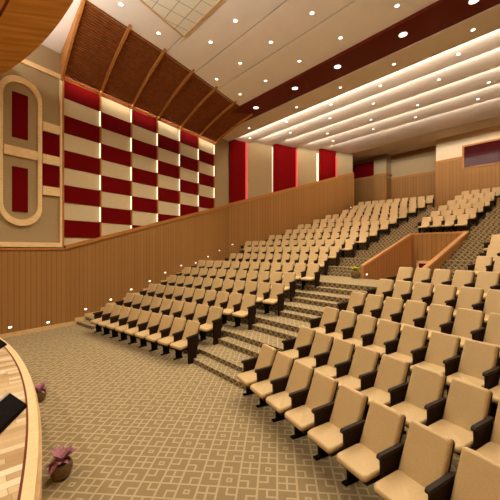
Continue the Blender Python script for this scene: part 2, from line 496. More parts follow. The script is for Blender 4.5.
# framed relief on the stage side of the left wall
fr = tag(empty('wall_relief_frame', W1.p(-2.0, 2.8, 0.02)), 'pale maple relief frame with tall rounded loop and red inset panels on the left wall', 'wall decoration')
def child(o, parent):
    o.parent = parent; o.matrix_parent_inverse = Matrix.Translation(-parent.location); return o
def rr_loop(s0, s1, z0, z1, n=14):
    r = (s1 - s0) / 2; cs = (s0 + s1) / 2; pts = []
    for i in range(n + 1): a = pi * i / n; pts.append((cs + r * cos(a), z1 - r + r * sin(a)))
    for i in range(n + 1): a = pi + pi * i / n; pts.append((cs + r * cos(a), z0 + r + r * sin(a)))
    return pts
def ring(w, bm, outer, inner, q0, q1):
    n = len(outer)
    O = [[bm.verts.new(w.p(s, z, q)) for s, z in outer] for q in (q0, q1)]
    I = [[bm.verts.new(w.p(s, z, q)) for s, z in inner] for q in (q0, q1)]
    for i in range(n):
        j = (i + 1) % n
        bm.faces.new((O[1][i], O[1][j], I[1][j], I[1][i])); bm.faces.new((O[0][i], I[0][i], I[0][j], O[0][j]))
        bm.faces.new((O[0][i], O[0][j], O[1][j], O[1][i])); bm.faces.new((I[0][i], I[1][i], I[1][j], I[0][j]))
sR = 0.86; sR0 = W1.s_at(59)
lo0, lo1 = W1.s_at(-2.0), W1.s_at(41); li0, li1 = W1.s_at(2), W1.s_at(37)
zt, zb = W1.sz(18, 76.5)[1], W1.sz(22, 226)[1]
th = (li0 - lo0)
bm = bmesh.new(); ring(W1, bm, rr_loop(lo0, lo1, zb, zt), rr_loop(li0, li1, zb + .2, zt - .2), 0.0, 0.08)
child(link('loop_band', bm, M['maple']), fr)
bm = bmesh.new()
W1.rect(bm, sR0, sR, 2.80, 8.83, 0.0, 0.09)
W1.rect(bm, -6.5, sR0, 8.68, 8.83, 0.0, 0.09)
W1.rect(bm, -6.5, sR0, 2.80, 2.95, 0.0, 0.09)
W1.rect(bm, -6.5, -6.35, 2.80, 8.83, 0.0, 0.09)
child(link('outer_frame', bm, M['maple']), fr)
def bar(xa, xb, ya, yb):
    bm = bmesh.new(); s0, s1 = W1.s_at(xa), W1.s_at(xb)
    z1 = W1.sz(xa, ya)[1]; z0 = W1.sz(xa, yb)[1]
    W1.rect(bm, s0, s1, z0, z1, 0.0, 0.07)
    child(link('cross_bar', bm, M['maple']), fr); return z0, z1
bar(3, 38, 144, 153.5)
zA0, zA1 = bar(42, 60, 121.5, 130.5)
zB0, zB1 = bar(42, 60, 153.8, 163)
zC0, zC1 = bar(42, 60, 185.8, 194.5)
bm = bmesh.new(); W1.rect(bm, -6.35, lo0, 5.0, 5.3, 0, .14); child(link('cross_bar', bm, M['maple']), fr)
def inset(s0, s1, z0, z1, lab):
    bm = bmesh.new(); W1.rect(bm, s0, s1, z0, z1, 0.0, 0.03)
    o = child(link('inset_panel', bm, M['red']), fr)
s0, s1 = W1.s_at(12), W1.s_at(27.6)
inset(s0, s1, W1.sz(12, 136.5)[1], W1.sz(12, 91)[1], '')
inset(s0, s1, W1.sz(12, 211)[1], W1.sz(12, 166)[1], '')
s0, s1 = W1.s_at(42.5), W1.s_at(59)
inset(s0, s1, zB1 + .02, zA0 - .02, ''); inset(s0, s1, zC1 + .02, zB0 - .02, '')

# chequered acoustic panels
colS = [0.88, 2.30, 3.71, 5.12, 6.52, 7.90, 9.22]
ZT = 8.70; PH = 0.617
for c in range(6):
    s0, s1 = colS[c] + .05, colS[c + 1] - .03
    num = 0
    for r in range(12):
        z1 = ZT - PH * r; z0 = z1 - PH + .012
        poly = clip_above([(s0, z0), (s1, z0), (s1, z1), (s0, z1)], lambda s: zw(s) + .13)
        if len(poly) < 3 or max(p[1] for p in poly) - min(p[1] for p in poly) < .06: continue
        red = (r + c) % 2 == 0
        num += 1
        bm = bmesh.new()
        cs = sum(p[0] for p in poly) / len(poly); cz = min(p[1] for p in poly)
        if red: W1.slab(bm, poly, 0.0, 0.07)
        else: W1.slab(bm, poly, 0.0, 0.04)
        o = link('acoustic_panel', bm, M['red'] if red else M['cream'])
        colw = ordinal(c + 1); 
        tag(o, '%s wall panel, %s from the top in the %s chequered column from the stage' % ('crimson' if red else 'cream backlit', ordinal(num), colw), 'wall panel', 'chequered panels on the left wall')
        if not red:
            zz0 = max(z0, zw(s1) + .13) + .02
            if z1 - zz0 > .08:
                b2 = bmesh.new(); W1.rect(b2, s1 - .008, s1 + .006, zz0, z1 - .02, .085, .105)
                o2 = link('light_strip', b2, M['led_wall'], o)
                o2['label'] = 'glowing vertical light strip'
for c in range(7):
    bm = bmesh.new(); s = colS[c]; z0 = zw(s) + .1
    W1.rect(bm, s - .02, s + .03, z0, ZT, 0, .11)
    o = link('wall_batten', bm, M['cap'])
    tag(o, 'slim orange wood batten between chequered wall panels, %s from the stage' % ordinal(c + 1), 'batten', 'battens between the chequered wall panels')

# tall panels on the rear part of the left wall
def zw2(s): return z2a + (z2b - z2a) * s / L2 + .15
tall = [(229, 245, 'red'), (247, 271, 'cream'), (273, 295.2, 'red'), (297, 316.2, 'cream'), (319, 334.8, 'red'), (337, 352, 'cream')]
for i, (xa, xb, kind) in enumerate(tall):
    s0, s1 = W2.s_at(xa), W2.s_at(xb); s0 = max(s0, 0.03)
    poly = [(s0, zw2(s0)), (s1, zw2(s1)), (s1, 9.9), (s0, 9.9)]
    bm = bmesh.new(); W2.slab(bm, poly, 0.0, 0.10 if kind == 'red' else .05)
    o = link('acoustic_panel', bm, M['red'] if kind == 'red' else M['beige'])
    tag(o, 'tall %s wall panel, %s from the chequered wall, above sloping wood wainscot' % ('crimson' if kind == 'red' else 'beige', ordinal(i + 1)), 'wall panel', 'tall panels on the rear left wall')
    if i < 5:
        b2 = bmesh.new(); s2 = s1 + .10
        W2.rect(b2, s1 + .05, s1 + .11, zw2(s2) + .02, 9.3, .02, .06)
        o2 = link('light_strip', b2, M['led_pink'] if kind == 'red' else (M['led_dim'] if i == 1 else M['led_wall2']), o)
        o2['label'] = 'rose glowing light strip' if kind == 'red' else 'warm white light strip'

# step lights on the wall
def step_light(loc, rz, label):
    r = tag(empty('step_light', loc, rz), label, 'light', 'small step lights along the aisle walls')
    bm = bmesh.new(); box(bm, -.052, .052, 0, .010, -.030, .030); link('bezel', bm, M['white_ring'], r)
    bm = bmesh.new(); box(bm, -.043, .043, .010, .015, -.021, .021); link('lens', bm, M['steplamp'], r)
sl = [(9, 327), (47, 322), (84.5, 309), (109.6, 299.4), (130, 289.4), (148.5, 281), (164, 272.5), (180, 265.5), (194.5, 262.8), (207, 256.6), (218.4, 250.5)]
rzW = math.atan2(WN.y, WN.x) - pi / 2
for i, (x, y) in enumerate(sl):
    s, z = W1.sz(x, y)
    p = W1.p(s, z, .07)
    step_light(p, rzW, 'small glowing step light low on left wainscot, %s from the stage' % ordinal(i + 1))
rz2 = math.atan2(N2.y, N2.x) - pi / 2
for i, (x, y) in enumerate([(232, 244.5), (342.5, 212.5), (350, 207.5)]):
    s, z = W2.sz(x, y)
    step_light(W2.p(s, z, .07), rz2, 'small glowing step light on rear left wainscot, %s past the wall corner' % ordinal(i + 1))

# ------------------------------------------------------------------ canopy with slats over the left wall
SEAM = [(5.2, 9.60), (6.6, 9.57), (7.95, 9.53), (9.55, 9.49)]
def zc(y):
    if y < 5.2: return 9.60
    if y < 9.55: return 9.60 - (y - 5.2) * .0437
    return 9.30
can = tag(empty('slatted_canopy', W1.p(0.97, ZT, 0)), 'dark slatted wood canopy with teak ribs rising from left wall to ceiling', 'canopy')
LC = 3.35
def cprof(t, ztop):   # t 0..1 -> (lateral distance, z)
    return LC * t, ZT + (ztop - ZT) * t - 0.16 * sin(pi * t) * -1 * 0.6
LAT = Vector((1.0, -0.03)).normalized()
def canopy_pt(s, t, dz=0, ztop=9.42, off=0):
    a = W1.p(s, 0).xy + LAT * (LC * t + off)
    return Vector((a.x, a.y, cprof(t, ztop)[1] + dz))
def top_z(s): return zc(W1.p(s, 0).y - .2) - .015
for c in range(6):
    s0, s1 = colS[c] + .03, colS[c + 1] - .03
    zt0, zt1 = top_z(colS[c] + .1), top_z(colS[c + 1] - .1)
    r = None
    bm = bmesh.new(); n = 12
    rows = [[bm.verts.new(canopy_pt(s, i / n, .07, zz)) for i in range(n + 1)] for s, zz in ((s0, zt0), (s1, zt1))]
    for i in range(n): bm.faces.new((rows[0][i], rows[1][i], rows[1][i + 1], rows[0][i + 1]))
    bk = child(link('backing', bm, M['mahog_back']), can)
    bm = bmesh.new(); ns = 34
    for i in range(ns):
        ta, tb = (i + .2) / ns, (i + .70) / ns
        q = []
        for s, zz in ((s0, zt0), (s1, zt1)):
            q.append([canopy_pt(s, ta, 0, zz), canopy_pt(s, tb, 0, zz), canopy_pt(s, tb, .05, zz), canopy_pt(s, ta, .05, zz)])
        va = [bm.verts.new(p) for p in q[0]]; vb = [bm.verts.new(p) for p in q[1]]
        bm.faces.new(va); bm.faces.new(list(reversed(vb)))
        for j in range(4): bm.faces.new((va[j], vb[j], vb[(j + 1) % 4], va[(j + 1) % 4]))
    child(link('slat_panel', bm, M['mahog']), can)
bm = bmesh.new(); W1.rect(bm, colS[0] + .1, colS[6] - .05, 8.742, 8.765, .315, .345)
child(link('light_track', bm, M['mahog_back']), can)
TRACK = True
for c in range(7):
    s = colS[c]; zz = top_z(s + (.1 if c < 6 else -.1))
    bm = bmesh.new(); n = 14
    pts = [canopy_pt(s - .04, i / n, -.09, zz) for i in range(n + 1)]
    if c == 0: top = [Vector((p.x, p.y, 9.59)) for p in (pts[-1], pts[0])]
    else: top = [canopy_pt(s - .04, i / n, .10, zz) for i in range(n, -1, -1)]; top[0].z = min(top[0].z, zz + .01)
    if c == 0: pts[0].z = ZT - .12
    tip = canopy_pt(s - .04, 1, 0, zz, .16); tip.z = zz + .01
    dv = Vector((WD.x, WD.y, 0)) * .08
    poly = pts[:-1] + [canopy_pt(s - .04, 1, -.07, zz)] + ([tip] if c else []) + top
    extrude_poly(bm, poly, dv)
    o = child(link('rib', bm, M['rib']), can)

# ------------------------------------------------------------------ ceiling
def strip_lamp(x, y, z, length, rz, elev, e, col=(1, .95, .88)):
    """thin led line lying along its x axis, shining towards +y (before rz) and up by elev degrees"""
    l = bpy.data.lights.new('cove_or_added_lamp', 'AREA'); l.shape = 'RECTANGLE'; l.size = length; l.size_y = .03; l.energy = e; l.color = col
    o = bpy.data.objects.new('cove_or_added_lamp', l); C.objects.link(o); o.location = (x, y, z)
    o.rotation_euler = (radians(90 + elev), 0, rz)
def xl(y): return wall_x(y) - .2
bm = bmesh.new()
def cpanel(y0, y1, z0, z1=None, th=.3, bmx=None):
    z1 = z0 if z1 is None else z1
    b = bmx or bm
    x0 = min(xl(y0), xl(y1)) ; x1 = 6
    v = [Vector((x0, y0, z0)), Vector((x1, y0, z0)), Vector((x1, y1, z1)), Vector((x0, y1, z1))]
    extrude_poly(b, v, (0, 0, th))
cpanel(-8.5, 5.2, 9.60); 
structure(link('ceiling', bm, M['ceil']))
bm = bmesh.new(); cpanel(5.23, 6.585, 9.60, 9.545, .02); cpanel(6.615, 7.935, 9.543, 9.48, .02); cpanel(7.965, 9.55, 9.478, 9.41, .02); cpanel(5.2, 9.6, 9.75, 9.6, .05)
structure(link('ceiling_step_panels', bm, M['ceil']))
bm = bmesh.new(); cpanel(9.55, 10.75, 9.30, None, .4)
structure(link('ceiling_dark_band', bm, M['band']))
EY = [11.9, 13.1, 14.6, 16.2, 17.8]
EZ = [9.26, 9.31, 9.37, 9.43, 9.48]; YC_ = 23.4; CH = .20
bm = bmesh.new(); cpanel(10.75, EY[0], 9.27, EZ[0], .02)
for i in range(5):
    ya = EY[i] - .26; yb = EY[i + 1] if i < 4 else 20.5
    ze = EZ[i + 1] if i < 4 else 9.58
    cpanel(ya, yb, EZ[i] + CH, ze, .02)
    cpanel(ya - .03, ya, EZ[i] + .07, None, .25)
cpanel(20.54, YC_, 9.58, 10.0, .1); cpanel(YC_, 25.2, 10.0, None, .1)
cpanel(10.7, 21, 10.25, None, .05)
structure(link('ceiling_cove_strips', bm, M['ceil_warm']))
bm = bmesh.new(); cpanel(20.50, 20.54, 9.62, None, .1)
structure(link('trim_5', bm, M['darkline']))
for i in range(5):
    bm = bmesh.new(); y = EY[i]
    x0 = wall_x(y) + .9
    box(bm, x0, 3.0, y - .12, y - .09, EZ[i] + .045, EZ[i] + .055)
    strip_lamp((x0 + 3.0) / 2, y - .06, EZ[i] + .06, 3.0 - x0, 0, 55, 27 * (3.0 - x0), (1, .975, .94))
    o = link('cove_or_added_light', bm, M['led'])
    tag(o, 'long white light line hidden in the %s ceiling cove behind the dark band' % ordinal(i + 1), 'light', 'cove light lines across the ceiling')

for c in range(6):
    sm = (colS[c] + colS[c + 1]) / 2; p = W1.p(sm, 8.738, .33)
    l = bpy.data.lights.new('canopy_lamp', 'AREA'); l.shape = 'RECTANGLE'; l.size = 1.25; l.size_y = .03; l.energy = 9; l.color = (1, .9, .75)
    o = bpy.data.objects.new('canopy_lamp', l); C.objects.link(o); o.location = p
    o.rotation_euler = (radians(60), 0, math.atan2(WN.y, WN.x) + pi / 2)
# tile grid over the stage front
g0 = at_depth(184, F * 6.9 / (250 - 36.)); g1 = at_depth(142, F * 6.9 / 250.)
gd = (g1 - g0).normalized(); gf = g0 + gd * 8
bm = bmesh.new(); hprism(bm, [g0, (2.5, g0.y), (2.5, gf.y), gf], 9.575, 9.62)
o = structure(link('ceiling_tile_grid', bm, M['tiles']))
bm = bmesh.new()
def strip2(a, b, w, z0, z1):
    a = Vector(a); b = Vector(b); d = (b - a).normalized(); n = Vector((-d.y, d.x)) * w
    hprism(bm, [a - n, b - n, b + n, a + n], z0, z1)
strip2(g0, (2.5, g0.y), .03, 9.56, 9.6); strip2(g0, gf, .03, 9.56, 9.6)
structure(link('trim_2', bm, M['skirt']))

# curved soffit over the stage
def arc_poly(cx, cy, r0, r1, a0, a1, n=48):
    o = [(cx + r1 * cos(a0 + (a1 - a0) * i / n), cy + r1 * sin(a0 + (a1 - a0) * i / n)) for i in range(n + 1)]
    i_ = [(cx + r0 * cos(a1 + (a0 - a1) * i / n), cy + r0 * sin(a1 + (a0 - a1) * i / n)) for i in range(n + 1)]
    return o + i_
def arc_solid(bm, cx, cy, r0, r1, a0, a1, z0, z1, n=48):
    vs = []
    for i in range(n + 1):
        a = a0 + (a1 - a0) * i / n
        vs.append([bm.verts.new((cx + r * cos(a), cy + r * sin(a), z)) for r, z in ((r0, z0), (r1, z0), (r1, z1), (r0, z1))])
    for i in range(n):
        for j in range(4):
            k = (j + 1) % 4
            bm.faces.new((vs[i][j], vs[i][k], vs[i + 1][k], vs[i + 1][j]))
    bm.faces.new(vs[0]); bm.faces.new(list(reversed(vs[-1])))
A0, A1 = radians(64), radians(112.5)
SX, SY = -6.538, -15.955
bm = bmesh.new(); arc_solid(bm, SX, SY, 16.74, 17.68, A0, A1, 8.0, 8.5)
arc_solid(bm, SX, SY, 9.0, 16.68, A0, A1, 8.0, 8.3)
so = structure(link('ceiling_stage_soffit', bm, M['soffit']))
bm = bmesh.new(); arc_solid(bm, SX, SY, 16.68, 16.74, A0, A1, 8.03, 8.3)
structure(link('trim_3', bm, M['darkline']))

bm = bmesh.new(); arc_solid(bm, SX, SY, 17.40, 17.44, radians(68), radians(108), 8.52, 8.54)  # unseen light line and lamps, added to brighten the front ceiling
for k in range(8):
    a = radians(70 + k * 5.2)
    strip_lamp(SX + 17.5 * cos(a), SY + 17.5 * sin(a), 8.56, 1.5, a - pi / 2, 50, 72 if k < 5 else 20, (1, .98, .96))
tag(link('cove_or_added_light', bm, M['led_added']), 'added curved light line on top of the stage soffit, brightening the front ceiling', 'light')
# ------------------------------------------------------------------ back walls
bm = bmesh.new()
YC = 23.4; XCL = -8.2
box(bm, XCL, 6.2, YC, YC + .3, 0, 10.1); box(bm, XCL, XCL + .3, YC + .3, 25.1, 0, 10.1)
structure(link('wall_back', bm, M['upper_wall']))
bm = bmesh.new(); box(bm, -11.9, XCL, 24.8, 25.1, 0, 10.1)
box(bm, -12.88, -11.9, 24.0, 25.1, 0, 10.1)
box(bm, -15.9, -12.88, 24.25, 25.1, 0, 10.1)
box(bm, -15.9, -15.6, 20.9, 25.1, 0, 10.1)
box(bm, -15.7, -12.95, 20.85, 20.99, 0, 10.1)
structure(link('wall_alcove', bm, M['beige']))
ZWB = 8.42
bm = bmesh.new()
box(bm, XCL - .02, 6.0, YC - .06, YC, 2, ZWB)
box(bm, -11.9, XCL, 24.74, 24.8, 2, 8.12)
box(bm, -12.9, -11.88, 23.95, 24.0, 2, 8.4); box(bm, -11.92, -11.86, 24.0, 24.8, 2, 8.2)
box(bm, -15.6, -12.9, 24.2, 24.25, 2, 8.45)
structure(link('wall_back_wainscot', bm, M['slat_back']))
bm = bmesh.new()
WX0 = -6.66
box(bm, XCL - .04, WX0, YC - .09, YC, ZWB, ZWB + .14)
box(bm, -11.86, XCL, 24.70, 24.8, 8.12, 8.26); box(bm, -11.86, XCL, 24.70, 24.8, 9.72, 10.0)
box(bm, -12.92, -11.84, 23.92, 24.0, 8.4, 8.56)
box(bm, -11.9, -11.82, 24.0, 24.8, 8.4, 8.56)
box(bm, -15.6, -12.9, 24.15, 24.25, 8.45, 8.55); box(bm, -15.6, -12.9, 24.15, 24.25, 9.8, 9.98)
structure(link('trim_4', bm, M['cap']))
bm = bmesh.new(); box(bm, -15.0, -13.03, 24.16, 24.25, 8.6, 9.72)
tag(link('acoustic_panel', bm, M['red']), 'square crimson wall panel in the rear left alcove beside the pillar', 'wall panel')
# control room window
bm = bmesh.new()
box(bm, WX0, 5.6, YC - .12, YC, 9.1, 9.2); box(bm, WX0, 5.6, YC - .12, YC, 7.72, 7.82); box(bm, WX0, WX0 + .1, YC - .12, YC, 7.82, 9.1)
box(bm, 5.5, 5.6, YC - .12, YC, 7.82, 9.1)
wf = structure(link('window_1', bm, M['cap']))
bm = bmesh.new(); box(bm, WX0 + .1, 5.5, YC - .08, YC - .03, 7.82, 9.1)
g = link('pane', bm, M['glass'], wf)

# unseen closing walls
bm = bmesh.new()
extrude_poly(bm, [(right_x(-8.5), -8.5, -.2), (right_x(12), 12, -.2), (right_x(12), 12, 10.2), (right_x(-8.5), -8.5, 10.2)], (.2, 0, 0))
box(bm, right_x(12), right_x(12) + .2, 12, 23.8, -.2, 10.2)
structure(link('wall_right', bm, M['upper_wall']))
bm = bmesh.new(); box(bm, -16, 6.2, -8.8, -8.5, -.2, 10.2)
structure(link('wall_front', bm, M['beige']))

# ------------------------------------------------------------------ sunken stair passage (vomitory)
def stair_wall(x0, x1, name):
    bm = bmesh.new()
    extrude_poly(bm, [(x0, VY0, .1), (x0, VY1, .1), (x0, VY1, 3.42), (x0, VY0, 2.02)], (x1 - x0, 0, 0))
    o = structure(link(name, bm, M['slat_stair']))
    bm = bmesh.new()
    extrude_poly(bm, [(x0 - .02, VY0 - .02, 2.0), (x0 - .02, VY1 + .1, 3.42), (x0 - .02, VY1 + .1, 3.51), (x0 - .02, VY0 - .02, 2.10)], (x1 - x0 + .04, 0, 0))
    link('cap_rail', bm, M['cap_light'], o)
    bm = bmesh.new(); box(bm, x0 - .015, x1 + .015, VY0 - .03, VY0 + .03, .1, 2.06); link('end_post', bm, M['cap_light'], o)
stair_wall(VX0 - .10, VX0, 'wall_stair_left'); stair_wall(VX1, VX1 + .12, 'wall_stair_right')
bm = bmesh.new(); box(bm, VX0 - .08, VX1 + .1, VY1, VY1 + .31, .1, 3.43)
o = structure(link('wall_stair_back', bm, M['slat_back']))
bm = bmesh.new(); box(bm, VX0 - .12, VX1 + .12, VY1 - .01, VY1 + .13, 3.425, 3.50); link('cap_rail', bm, M['cap_light'], o)
bm = bmesh.new()
for i in range(8):
    box(bm, VX0 - .1, VX1 + .1, VY0 + .12 + i * .26, VY0 + .12 + (i + 1) * .26, -.1, 1.585 - (i + 1) * .17)
box(bm, VX0 - .1, VX1 + .1, VY0 + 2.2, VY1, -.1, .12)
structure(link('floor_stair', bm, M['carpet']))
dx0, dx1 = on_line(416.8, (0, VY1), (1, 0))[0].x, on_line(434, (0, VY1), (1, 0))[0].x
bm = bmesh.new(); zd = 2.2
box(bm, dx0, dx0 + .1, VY1 - .05, VY1, .1, zd); box(bm, dx1 - .1, dx1, VY1 - .05, VY1, .1, zd); box(bm, dx0, dx1, VY1 - .05, VY1, zd - .12, zd)
dr = structure(link('door_1', bm, M['maple']))
bm = bmesh.new(); box(bm, dx0 + .1, dx1 - .1, VY1 - .02, VY1 + .0, .12, zd - .12); link('door_leaf', bm, M['red'], dr)
p = on_line(366.5, (VX0, 0), (0, 1))[0]
step_light((VX0, p.y, 1.74), -pi / 2, 'small step light low on the wood wall of the sunken stair')

# ------------------------------------------------------------------ stage
SC = (-6.0, -15.93); SR = 16.60; SH = 0.9
stage = tag(empty('stage', (-6, -2, 0)), 'raised stage with curved pale oak edge and striped parquet deck', 'stage')
b0, b1 = radians(66.0), radians(112.3)
def stage_lim():
    a1 = radians(100)
    while True:
        x, y = SC[0] + SR * cos(a1), SC[1] + SR * sin(a1)
        if x < wall_x(y) + .16: break
        a1 += .0005
    a0 = radians(80)
    while True:
        x, y = SC[0] + SR * cos(a0), SC[1] + SR * sin(a0)
        if x > right_x(y) - .1: break
        a0 -= .0005
    return a0, a1
b0, b1 = stage_lim()
def arc_lid(bm, r, z0, z1, n=60):
    pts = [(SC[0] + r * cos(b0 + (b1 - b0) * i / n), SC[1] + r * sin(b0 + (b1 - b0) * i / n)) for i in range(n + 1)]
    pts += [(wall_x(-8.4) + .16, -8.4), (right_x(-8.4) - .1, -8.4)]
    hprism(bm, pts, z0, z1)
bm = bmesh.new(); arc_lid(bm, SR - .105, SH - .1, SH); child(link('deck', bm, M['parquet']), stage)
bm = bmesh.new(); arc_solid(bm, SC[0], SC[1], SR - .105, SR - .085, b0, b1, SH - .05, SH + .001, 60); child(link('inlay_line', bm, M['darkline']), stage)
bm = bmesh.new(); arc_solid(bm, SC[0], SC[1], SR - .085, SR, b0, b1, SH - .07, SH + .002, 60); child(link('nosing', bm, M['nosing']), stage)
bm = bmesh.new(); arc_solid(bm, SC[0], SC[1], SR - .09, SR + .028, b0, b1, 0, SH - .07, 60); child(link('fascia', bm, M['skirt']), stage)

# monitors on the stage
def monitor(corner, label):
    """corner: the far corner of the low front edge; the body runs along dirx"""
    a = math.atan2(-.48, .87); L = 1.05
    r = tag(empty('stage_monitor', (corner.x, corner.y, SH), a), label, 'speaker', 'black floor monitors on the stage')
    def ex(name, prof, x0, x1, m):
        bm = bmesh.new(); extrude_poly(bm, [(x0, y, z) for y, z in prof], (x1 - x0, 0, 0)); link(name, bm, m, r)
    ex('cabinet', [(.01, 0), (0, .03), (-.165, .17), (-.195, .165), (-.22, 0)], 0, L, M['black'])
    ex('grille', [(-.008, .038), (-.157, .165), (-.150, .172), (-.002, .045)], .02, L - .02, M['iron'])
    ex('top_edge', [(-.165, .171), (-.195, .166), (-.199, .150), (-.201, .152), (-.196, .172), (-.166, .177)], 0, L, M['grey'])
    return r
monitor(on_plane(26.5, 404, SH + .03), 'black floor monitor lying on the parquet, nearer one, level with the front pot')
monitor(on_plane(6.5, 343.5, SH + .03), 'black floor monitor at the far left end of the curved stage edge')

# ------------------------------------------------------------------ potted plants
def pot_mesh(prof, n=20):
    bm = bmesh.new(); rings = []
    for r, z in prof: rings.append([bm.verts.new((r * cos(2 * pi * i / n), r * sin(2 * pi * i / n), z)) for i in range(n)])
    for a, b in zip(rings, rings[1:]):
        for i in range(n): bm.faces.new((a[i], a[(i + 1) % n], b[(i + 1) % n], b[i]))
    bm.faces.new(rings[0])
    return bm
def leaf(bm, base, az, el, ln, wd):
    n = 5; d = Vector((cos(az), sin(az), 0)); side = Vector((-sin(az), cos(az), 0)); prev = None
    for i in range(n + 1):
        t = i / n; e = el - 1.3 * t * t
        c = Vector(base) + d * (ln * t * cos(el * .6)) + Vector((0, 0, ln * (t * sin(el) - .55 * t * t * (1 - sin(el) * .6))))
        w = wd * (sin(pi * min(.97, t * .9 + .08))) ** .8
        up = Vector((0, 0, w * .35))
        cur = [bm.verts.new(c - side * w + up), bm.verts.new(c), bm.verts.new(c + side * w + up)]
        if prev:
            bm.faces.new((prev[0], prev[1], cur[1], cur[0])); bm.faces.new((prev[1], prev[2], cur[2], cur[1]))
        prev = cur
def plant(loc, sc, mat, label, seed, nl=16, ln=.15):
    rnd = random.Random(seed)
    r = tag(empty('potted_plant', loc), label, 'plant'); r.scale = (sc,) * 3
    bm = pot_mesh([(.075, 0), (.115, .03), (.142, .09), (.148, .15), (.135, .20), (.12, .215), (.108, .205), (.11, .18)])
    link('pot', bm, M['pot'], r, True)
    bm = pot_mesh([(.118, .165), (.116, .18)]); 
    bm.verts.ensure_lookup_table(); link('soil', bm, M['soil'], r)
    bm = bmesh.new()
    for k in range(5):
        a = k * 1.3; box(bm, -.004, .004, -.004, .004, .17, .24, Matrix.Translation((.02 * cos(a), .02 * sin(a), 0)))
    link('stem', bm, M['stem'], r)
    for k in range(nl):
        bm = bmesh.new()
        leaf(bm, (.015 * cos(k), .015 * sin(k), .20 + .02 * rnd.random()), k * 2.4 + rnd.random() * .4, rnd.uniform(.3, 1.35), ln * rnd.uniform(.8, 1.25), .034 * rnd.uniform(.8, 1.2))
        link('leaf', bm, mat, r, True)
pp = on_plane(61, 477, 0); plant((pp.x, pp.y, 0), .88, M['pink'], 'pink leaved plant in round brown pot on carpet, the nearer by the stage', 3, 20, .2)
pp = on_plane(38.5, 401, 0); plant((pp.x, pp.y, 0), .85, M['pink'], 'pink leaved plant in brown pot, farther one, half behind the stage edge', 8, 20, .2)
plant((VX0 - .28, VY0 - .1, 1.585), 1.35, M['green'], 'yellow green bushy potted plant at the foot of the stair wall', 5, 24, .17)

# ------------------------------------------------------------------ chairs
def rounded_slab(w, h, t, r, bev=.015, w2=None, n=5):
    """slab in local x (width) z (height) with thickness along y, origin at bottom centre, front face at y=-t/2"""
    w2 = w if w2 is None else w2
    pts = []
    for cx, cz, a0 in ((w2 / 2 - r, h - r, 0), (-w2 / 2 + r, h - r, pi / 2), (-w / 2 + r, r, pi), (w / 2 - r, r, 3 * pi / 2)):
        for i in range(n): a = a0 + pi / 2 * i / (n - 1); pts.append((cx + r * cos(a), cz + r * sin(a)))
    bm = bmesh.new(); cxm, czm = 0, h / 2
    def layer(y, ins):
        out = []
        for x, z in pts:
            dx, dz = x - cxm, z - czm
            out.append(bm.verts.new((x - math.copysign(min(ins, abs(dx)), dx), y, z - math.copysign(min(ins, abs(dz)), dz))))
        return out
    ls = [layer(-t / 2, bev * 1.6), layer(-t / 2 + bev * .35, bev * .5), layer(-t / 2 + bev * 1.2, 0), layer(t / 2 - bev * .6, 0), layer(t / 2, bev * .6)]
    m = len(pts)
    bm.faces.new(ls[0]); bm.faces.new(list(reversed(ls[-1])))
    for a, b in zip(ls, ls[1:]):
        for i in range(m): bm.faces.new((a[i], b[i], b[(i + 1) % m], a[(i + 1) % m]))
    return bm
def mesh_of(bm, name, mat, smooth=True):
    bmesh.ops.recalc_face_normals(bm, faces=bm.faces)
    me = bpy.data.meshes.new(name)
    for f in bm.faces: f.smooth = smooth and len(f.verts) == 4
    bm.to_mesh(me); bm.free(); me.materials.append(mat); return me
tilt = math.atan2(.22, .56)
bm = rounded_slab(.44, .60, .075, .036, .018, .42); bm.transform(Matrix.Translation((0, .075, .365)) @ Matrix.Rotation(-tilt, 4, 'X')); ME_back = mesh_of(bm, 'backrest', M['vinyl'])
bm = rounded_slab(.452, .575, .022, .036, .006, .432); bm.transform(Matrix.Translation((0, .120, .37)) @ Matrix.Rotation(-tilt, 4, 'X')); ME_shell = mesh_of(bm, 'back_shell', M['shell'])
# cushion: slab laid down, front edge towards -y
bm = rounded_slab(.44, .40, .078, .05, .026)
bm.transform(Matrix.Translation((0, .11, .43)) @ Matrix.Rotation(radians(4), 4, 'X') @ Matrix.Rotation(radians(90), 4, 'X'))
for v in bm.verts:
    if v.co.y < -.22: v.co.z -= (-.22 - v.co.y) * .25
ME_seat = mesh_of(bm, 'seat', M['vinyl'])
bm = bmesh.new(); box(bm, -.205, .205, -.25, .12, .33, .375); ME_pan = mesh_of(bm, 'seat_pan', M['shell'], False)
def arm_meshes(full):
    bm = bmesh.new()
    prof = [(-.155, .625), (-.15, .60), (.20, .635), (.21, .67), (-.135, .645)]
    extrude_poly(bm, [(-.024, y, z) for y, z in prof], (.048, 0, 0)); pad = mesh_of(bm, 'arm_pad', M['arm'], False)
    bm = bmesh.new()
    if not full: prof = [(-.115, .605), (-.10, .27), (.13, .27), (.22, .45), (.20, .635)]
    else: prof = [(-.115, .605), (-.10, .0), (.13, .0), (.17, .36), (.22, .45), (.20, .635)]
    extrude_poly(bm, [(-.02, y, z) for y, z in prof], (.04, 0, 0)); panel = mesh_of(bm, 'side_panel', M['panel'], False)
    bm = bmesh.new()
    extrude_poly(bm, [(-.02, -.07, .32), (-.02, .12, .32), (-.02, .12, .02), (-.02, -.05, .02)], (.04, 0, 0))
    box(bm, -.032, .032, -.12, .14, 0, .025)
    leg = mesh_of(bm, 'leg', M['iron'], False)
    return pad, panel, leg
ME_pad, ME_panel, ME_leg = arm_meshes(False)
_, ME_panel_full, _ = arm_meshes(True)
